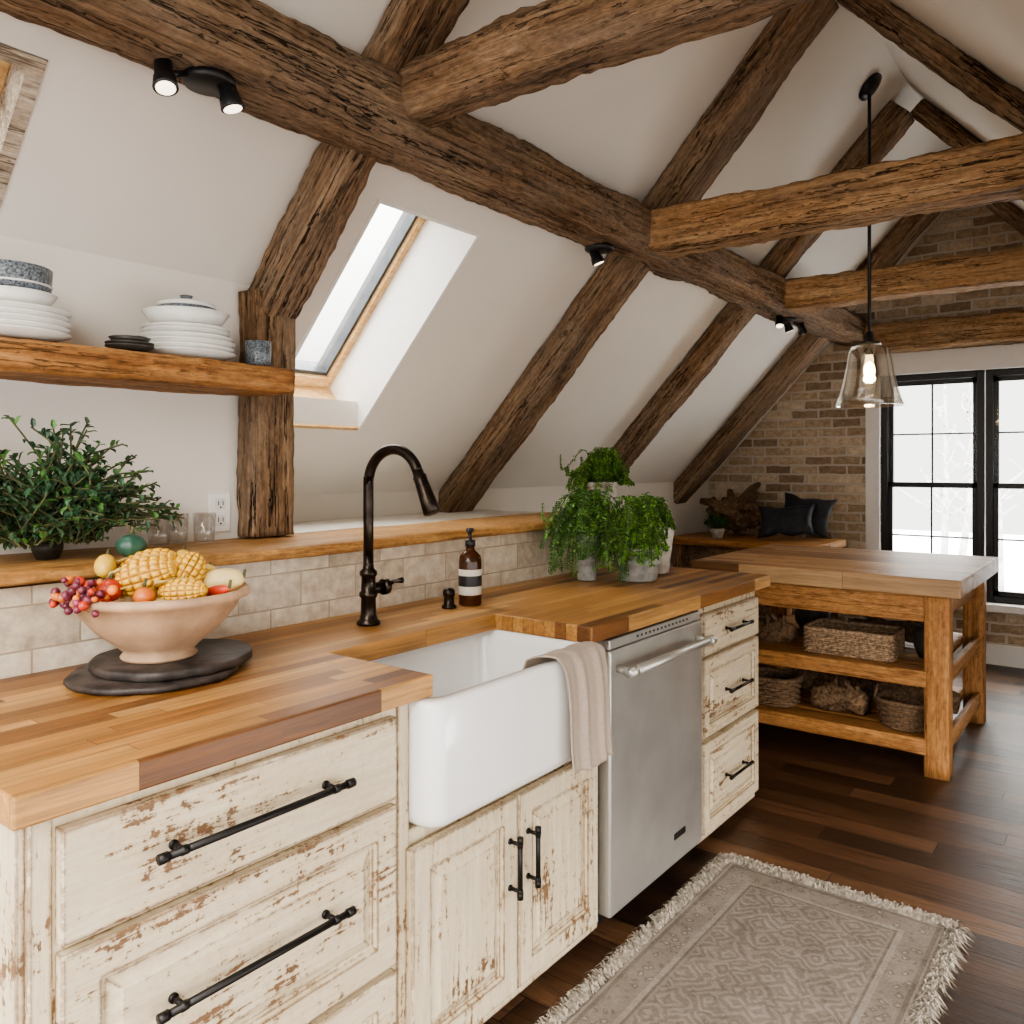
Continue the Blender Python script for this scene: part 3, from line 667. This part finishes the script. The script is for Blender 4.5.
def trailing(name,c,r,top,drop,ns,mats,pot,bias=(0,0),LL=.026):
    mb=MB(); c=Vector(c); pot(mb,c); bz=Vector((bias[0],bias[1],0))
    for s in range(ns):
        a=U(0,6.283); rr_=r*U(.35,1.25); hh=top*U(.2,1)
        dx=Vector((math.cos(a),math.sin(a),0)); al=dx.dot(bz.normalized()) if bz.length>0 else 0
        rr_*=1+.5*max(0,al); dd=drop*U(.1,1)*(1 if al>-.1 else .15)
        if R()<.3: dd=-hh*.85
        p=[c+dx*.01,c+dx*rr_*.45+Vector((0,0,hh)),c+dx*rr_*.9+Vector((0,0,hh*.5)),c+dx*rr_*1.1+Vector((0,0,-dd*.5)),c+dx*rr_*1.12+Vector((0,0,-dd))]
        pts=smoothpath(p,8); mb.add(gtube(pts,[.0014]*len(pts),4,False),m_stem)
        for i in range(3,len(pts)-1):
            d=(pts[i+1]-pts[i]).normalized(); sd=d.cross(Vector((0,0,1)))
            if sd.length<.1: sd=d.cross(dx)
            sd.normalize(); tp=1-.5*i/len(pts)
            for sg in (-1,1):
                mb.add(gleaf(pts[i],sd*sg+d*.5+rv()*.35,Vector((0,0,1))+rv()*.3,LL*tp*U(.8,1.2),.009),random.choice(mats),False)
    return mb.build(name)
def bucket(r,h,mat):
    def fn(mb,c): mb.add(glathe([(.001,-h),(r*.72,-h),(r*.74,-h+.006),(r*.86,-h*.5),(r*.885,-h*.49),(r*.87,-h*.45),(r*.97,-.02),(r*1.02,-.016),(r*1.02,0),(r*.93,0),(r*.9,-.02),(.001,-.022)],36,tuple(c)),mat)
    return fn
trailing('potted_trailing_fern',(2.84,1.56,1.055),.11,.20,.06,95,[m_leafb,m_leafb,m_leafm],bucket(.098,.132,m_galv),(-.8,.5))
trailing('potted_trailing_fern',(2.72,1.72,1.10),.115,.17,.17,170,[m_leafb,m_leafm,m_leafm],bucket(.050,.177,m_galv),(-.8,-.6))
trailing('potted_trailing_fern',(3.08,1.62,1.115),.080,.13,.03,30,[m_leafb,m_leafm],bucket(.088,.192,m_whpot),(-.5,.5))
trailing('potted_fern',(3.35,2.04,1.290),.12,.16,.06,80,[m_leafb,m_leafb,m_leafm],bucket(.085,.141,m_whpot),(-.6,.3),.032)

# ------------------------------------------------------------ lights fixtures
def spot(name,base,heads):
    g=group(name,base); b=Vector(base)
    MB().add(glathe([(.055,-.018),(.06,-.012),(.06,0),(.001,0)],32,tuple(b)),m_black).build('mount_plate',g)
    for dx,dy,dirv in heads:
        p=b+Vector((dx,dy,-.03)); d=Vector(dirv).normalized()
        mb=MB(); mb.add(gtube([b+Vector((dx*.5,dy*.5,-.01)),p],.008,10),m_black)
        mb.add(gtube([p-d*.03,p-d*.028,p+d*.010,p+d*.012,p+d*.036,p+d*.038],[.014,.020,.021,.024,.027,.027],24),m_black)
        mb.add(gtube([p+d*.0385,p+d*.040],[.021,.021],24),m_lens); mb.build('lamp_head',g)
spot('ceiling_spotlight',(1.08,1.71,2.262),[(-.11,.0,(-.1,-.35,-1)),(.03,-.03,(.2,-.2,-1))])
spot('ceiling_spotlight',(2.88,1.76,2.262),[(.0,.02,(.3,-.3,-1))])
spot('ceiling_spotlight',(4.98,1.72,2.262),[(-.12,.0,(-.4,-.2,-1)),(.08,.02,(.3,-.3,-1)),(.22,-.02,(.5,-.1,-1))])
px,py=4.25,1.06; zcan=zc(py)
g=group('pendant_lamp',(px,py,zcan))
MB().add(glathe([(.001,0),(.068,0),(.068,-.012),(.03,-.03),(.001,-.032)],32),m_black,True,Matrix.Translation((px,py,zcan-.005))@Matrix.Rotation(-math.atan(TAN),4,'X')).build('canopy',g)
MB().add(gtube([(px,py,zcan-.01),(px,py,1.99)],.0085,12),m_black).build('rod',g)
mb=MB(); mb.add(glathe([(.008,.06),(.02,.05),(.024,.01),(.05,.004),(.052,-.004),(.024,-.01),(.022,-.055),(.001,-.057)],28,(px,py,1.965)),m_black); mb.build('socket',g)
zt=1.96; pr=[(.045,0),(.078,-.010),(.092,-.03),(.102,-.08),(.112,-.14),(.124,-.20),(.138,-.25),(.158,-.30)]
v,f=glathe(pr,48,(px,py,zt)); f=f[:-2]; o=MB().add((v,f),m_smoke).build('glass_shade',g); s=o.modifiers.new('s','SOLIDIFY'); s.thickness=.004
MB().add(gblob((px,py,zt-.13),(.026,.026,.045),20,14),m_bulb).build('light_bulb',g)
lt=bpy.data.lights.new('bulb_light','POINT'); lt.energy=6; lt.color=(1,.75,.45); lt.shadow_soft_size=.03
lo=bpy.data.objects.new('bulb_light',lt); lo.location=(px,py,zt-.19); bpy.context.collection.objects.link(lo); attach(lo,g)

# ------------------------------------------------------------ island table
ix0,ix1,iy0,iy1=3.95,5.10,.615,1.86; g=group('wooden_kitchen_island',(4.53,1.23,0))
box('butcher_top',ix0,ix1,iy0,iy1,.795,.875,m_butcher2,g,.006)
for x in (ix0+.05,ix1-.07): beam('apron_rail',(x,iy0+.12,.735),(x,iy1-.05,.735),.045,.12,m_island,parent=g,rough=.003,ch=.004)
for y in (iy0+.11,iy1-.09): beam('apron_rail',(ix0+.1,y,.735),(ix1-.1,y,.735),.045,.12,m_island,parent=g,rough=.003,ch=.004)
for x in (ix0+.07,ix1-.1):
    for y in (iy0+.10,iy1-.1):
        beam('leg',(x,y,0),(x,y,.80),.10,.10,m_island,up=(0,1,0),parent=g,rough=.003,ch=.006)
for z in (.13,.425):
    for k in range(7):
        a=ix0+.03+k*(ix1-ix0-.09)/7; beam('shelf_board',(a+.075,iy0+.14,z+.016),(a+.075,iy1-.12,z+.016),.150,.03,m_island,parent=g,rough=.002,ch=.004)
    beam('shelf_rail',(ix0+.03,iy0+.14,z-.0),(ix0+.03,iy1-.12,z-.0),.03,.07,m_island,parent=g,rough=.003,ch=.004)
    beam('shelf_rail',(ix0+.1,iy0+.08,z+.0),(ix1-.1,iy0+.08,z+.0),.03,.07,m_island,parent=g,rough=.003,ch=.004)

def basket(name,cx,cy,z,sx,sy,h,r,rows,mat,flare=0,handle=False):
    mb=MB(); th=h/rows
    base=rr(cx-sx,cx+sx,cy-sy,cy+sy,r,z,6); per=[Vector(p) for p in base]; m=len(per); tot=[]
    for i in range(m):
        a=per[i];b=per[(i+1)%m]; k=max(1,int((b-a).length/.012))
        for q in range(k): tot.append(a.lerp(b,q/k))
    n=len(tot)
    if n%2: tot.pop(); n-=1
    C=Vector((cx,cy,z))
    for j in range(rows):
        pts=[]
        for i,p in enumerate(tot):
            d=(p-C); d.z=0; dn=d.normalized(); s=1+flare*j/rows
            o=.005*math.cos(math.pi*(i//2+j))
            pts.append(C+d*s+dn*o+Vector((0,0,th*(j+.5))))
        pts.append(pts[0]); mb.add(gtube(pts,th*.58,6,False),mat)
    pts=[C+(p-C)*(1+flare)+Vector((0,0,h)) for p in tot]; pts.append(pts[0]); mb.add(gtube(pts,th*1.0,8,False),mat)
    mb.add(gloft([rr(cx-sx,cx+sx,cy-sy,cy+sy,r,z),rr(cx-sx,cx+sx,cy-sy,cy+sy,r,z+.006)]),mat)
    if handle:
        for sg in (-1,1):
            hp=smoothpath([C+Vector((sx*(1+flare)*.5*-1,sg*sy*(1+flare),h)),C+Vector((0,sg*sy*(1+flare),h+.05)),C+Vector((sx*(1+flare)*.5,sg*sy*(1+flare),h))],6); mb.add(gtube(hp,.006,8),mat)
    return mb.build(name)
basket('wicker_basket',4.20,1.12,.458,.13,.20,.115,.03,11,m_wick)
basket('wicker_basket',4.14,.87,.162,.095,.10,.12,.085,10,m_wickd,.25,True)
basket('wicker_basket',4.16,1.50,.162,.10,.11,.13,.07,10,m_wickd,.1)
def driftwood(name,c,L,r,ang,nb=3,mat=m_drift):
    mb=MB(); c=Vector(c); d=Vector((math.cos(ang),math.sin(ang),0))
    pts=smoothpath([c-d*L/2,c-d*L*.2+Vector((0,0,r*.2)),c+d*L*.2-Vector((0,0,0)),c+d*L/2],8)
    mb.add(gtube(pts,[r*(.75+.35*math.sin(math.pi*i/(len(pts)-1))) for i in range(len(pts))],20,True,.5),mat)
    for k in range(nb):
        s=pts[int(len(pts)*U(.2,.8))]; e=s+d*U(-.3,.3)*L+Vector((U(-.5,.5)*r,U(-.5,.5)*r,r*U(1.2,2)))
        q=smoothpath([s,(s+e)/2+rv()*.02,e],5); mb.add(gtube(q,[r*.45*(1-i/len(q)*.7) for i in range(len(q))],10,True,.4),mat)
    return mb.build(name)
driftwood('driftwood_log',(4.15,1.17,.225),.26,.055,1.4,5); driftwood('driftwood_log',(4.45,.95,.225),.5,.055,1.5,5); driftwood('driftwood_log',(4.45,1.35,.225),.4,.055,1.7,5)
driftwood('driftwood_log',(4.55,1.0,.515),.45,.05,1.5,4)
MB().add(glathe([(.001,0),(.06,0),(.09,.05),(.095,.10),(.07,.14),(.06,.15),(.065,.16),(.05,.16),(.001,.05)],32,(4.62,1.45,.458)),m_dark).build('stoneware_crock')
MB().add(glathe([(.001,0),(.05,0),(.07,.05),(.075,.12),(.06,.15),(.045,.15),(.001,.05)],32,(4.30,.80,.458)),m_dark).build('stoneware_crock')
driftwood('driftwood_log',(4.18,1.50,.510),.20,.045,1.5,4)

# ------------------------------------------------------------ far nook: sideboard with root sculpture and cushions
g=group('rustic_sideboard',(6.1,2.25,0))
beam('top_board',(5.95,1.72,.80),(5.95,2.85,.80),.62,.05,m_island,parent=g,rough=.004,ch=.006)
for x in (5.70,6.2):
    for y in (1.77,2.78): beam('leg',(x,y,0),(x,y,.775),.08,.08,m_beam,up=(0,1,0),parent=g,rough=.004)
box('body',5.71,6.2,1.80,2.76,.3,.77,m_beam,g,.004)
mb=MB(); C=Vector((6.10,2.50,.84))
mb.add(gblob(C+Vector((0,0,.14)),(.11,.17,.12),40,28,nz=.55,nf=2.6),m_drift)
for k in range(16):
    a=k*2*math.pi/16+U(-.2,.2); e0=U(.0,1.2); d=Vector((.45*math.cos(a),math.sin(a),e0)).normalized()
    s0=C+Vector((0,0,.12)); L0=U(.22,.34)
    q=smoothpath([s0,s0+d*L0*.5+rv()*.04,s0+d*L0+rv()*.06],6)
    q=[Vector((min(p.x,6.36),min(p.y,2.80),max(p.z,.865))) for p in q]
    mb.add(gtube(q,[.060*(1-i/len(q)*.75) for i in range(len(q))],12,True,.5),m_drift)
mb.build('driftwood_root_sculpture')
shrub('potted_succulent',(5.76,2.50,.90),.09,.09,.12,40,12,.03,.015,[m_leafm,m_leafd],potA(.05,.072,m_whpot))
def pillow(name,cx,cy,cz,w,h,th,lean,tw,seed):
    v=[];f=[];n=30
    for sgn in (1,-1):
        for j in range(n+1):
            for i in range(n+1):
                u=2*i/n-1;q=2*j/n-1; bulge=max(0,(1-u**4)*(1-q**4))**.6
                cp=1-.16*(1-u*u)*abs(q)**3; cq=1-.16*(1-q*q)*abs(u)**3
                wr=.012*noise.noise(Vector((u*3+seed,q*3,sgn)))+.008*noise.noise(Vector((u*8+seed,q*8,sgn)))
                yy=u*w*cq; zz=q*h*cp+.02*noise.noise(Vector((u*2,seed,q)))
                yy2=yy*math.cos(tw)-zz*math.sin(tw); zz2=yy*math.sin(tw)+zz*math.cos(tw)
                v.append(Vector((cx+sgn*(th*bulge+wr*bulge)+lean*zz2,cy+yy2,cz+zz2*.93)))
    for s_ in (0,1):
        o_=s_*(n+1)**2
        for j in range(n):
            for i in range(n):
                q=o_+j*(n+1)+i; f.append((q,q+1,q+n+2,q+n+1))
    MB().add((v,f),m_leather).build(name)
pillow('dark_cushion',5.90,2.04,.968,.21,.125,.055,.4,-.10,1)
pillow('dark_cushion',6.12,1.97,1.005,.20,.15,.05,.4,.12,6)

# ------------------------------------------------------------ rug
rx0,rx1,ry0,ry1=.92,2.71,.435,1.14
nx,ny=90,40; v=[];f=[]
for j in range(ny+1):
    for i in range(nx+1):
        x=rx0+(rx1-rx0)*i/nx; y=ry0+(ry1-ry0)*j/ny
        v.append((x+.016*noise.noise(Vector((x*5,y*5,1))),y+.012*noise.noise(Vector((x*4,y*6,7))),.012+.006*noise.noise(Vector((x*4,y*4,0)))))
for j in range(ny):
    for i in range(nx):
        q=j*(nx+1)+i; f.append((q,q+1,q+nx+2,q+nx+1))
g=group('fringed_area_rug',((rx0+rx1)/2,(ry0+ry1)/2,0))
o=MB().add((v,f),m_rug).build('woven_field',g,origin=((rx0+rx1)/2,(ry0+ry1)/2,0)); s=o.modifiers.new('s','SOLIDIFY'); s.thickness=.008; s.offset=-1
mb=MB(); V=[];F=[]
def strand(p,d):
    L=U(.02,.055); d=(d+rv()*.9); d.z=0; d.normalize(); s=Vector((-d.y,d.x,0))*.0022
    q=Vector(p); m=q+d*L*.5+Vector((0,0,U(.001,.012))); e=q+d*L+s*U(-6,6); e.z=.002; k=len(V)
    V.extend([q-s,q+s,m+s,m-s,e]); F.append((k,k+1,k+2,k+3)); F.append((k+3,k+2,k+4))
for i in range(2600):
    strand((U(rx0,rx1),ry0+U(-.005,.025),.014),Vector((0,-1,0))); strand((U(rx0,rx1),ry1-U(-.005,.025),.014),Vector((0,1,0)))
for i in range(1700): strand((rx1-U(-.005,.03),U(ry0,ry1),.014),Vector((1,0,0)))
for i in range(700): strand((rx0+.004,U(ry0,ry1),.012),Vector((-1,0,0)))
mb.add((V,F),m_fringe,False); mb.build('fringe',g)

# ------------------------------------------------------------ outdoors
box('snowy_ground',8,60,-30,30,-3.1,-3.0,m_snow,bevel=0)
mb=MB()
for k in range(26):
    X=U(20,38); Y=U(-14,9); hgt=U(6,10)
    base=Vector((X,Y,-3)); top=base+Vector((U(-.4,.4),U(-.4,.4),hgt)); q=smoothpath([base,(base+top)/2+rv()*.3,top],5)
    mb.add(gtube(q,[.16*(1-i/len(q)*.85) for i in range(len(q))],7,False),m_bark)
    for j in range(14):
        t=U(.25,.95); s0=base.lerp(top,t); a=U(0,6.28); L0=(1.05-t)*U(1.5,3)
        e=s0+Vector((math.cos(a)*L0,math.sin(a)*L0,L0*U(.5,1.0))); mb.add(gtube([s0,(s0+e)/2+rv()*.15,e],[.06,.04,.012],5,False),m_bark)
mb.build('distant_bare_trees')

# ------------------------------------------------------------ world, light, camera
w=bpy.data.worlds.new('World'); bpy.context.scene.world=w; w.use_nodes=True
nt=w.node_tree; bg=nt.nodes['Background']
tc=nt.nodes.new('ShaderNodeTexCoord'); sx=nt.nodes.new('ShaderNodeSeparateXYZ'); mr=nt.nodes.new('ShaderNodeMapRange')
nt.links.new(tc.outputs['Generated'],sx.inputs[0]); nt.links.new(sx.outputs[2],mr.inputs[0])
mr.inputs[1].default_value=.10; mr.inputs[2].default_value=.7; mr.inputs[3].default_value=3.0; mr.inputs[4].default_value=17.0
nt.links.new(mr.outputs[0],bg.inputs[1]); bg.inputs[0].default_value=(1.0,.97,.93,1)
sl=bpy.data.lights.new('sun','SUN'); sl.energy=1.0; sl.angle=.5; sl.color=(1,.92,.80)
so=bpy.data.objects.new('sun',sl); bpy.context.collection.objects.link(so); so.rotation_euler=Vector((.6,.75,-.27)).to_track_quat('-Z','Y').to_euler()
vs=bpy.context.scene.view_settings
try: vs.view_transform='AgX'; vs.look='AgX - Medium High Contrast'
except Exception as e: print(e)
cam=bpy.data.cameras.new('camera'); co=bpy.data.objects.new('camera',cam); bpy.context.collection.objects.link(co)
co.location=(0,0,H); co.rotation_euler=(math.radians(90),0,math.radians(37.5-90))
cam.sensor_width=36; cam.lens=822/1024*36; cam.shift_y=-47/1024; cam.clip_start=.05
bpy.context.scene.camera=co
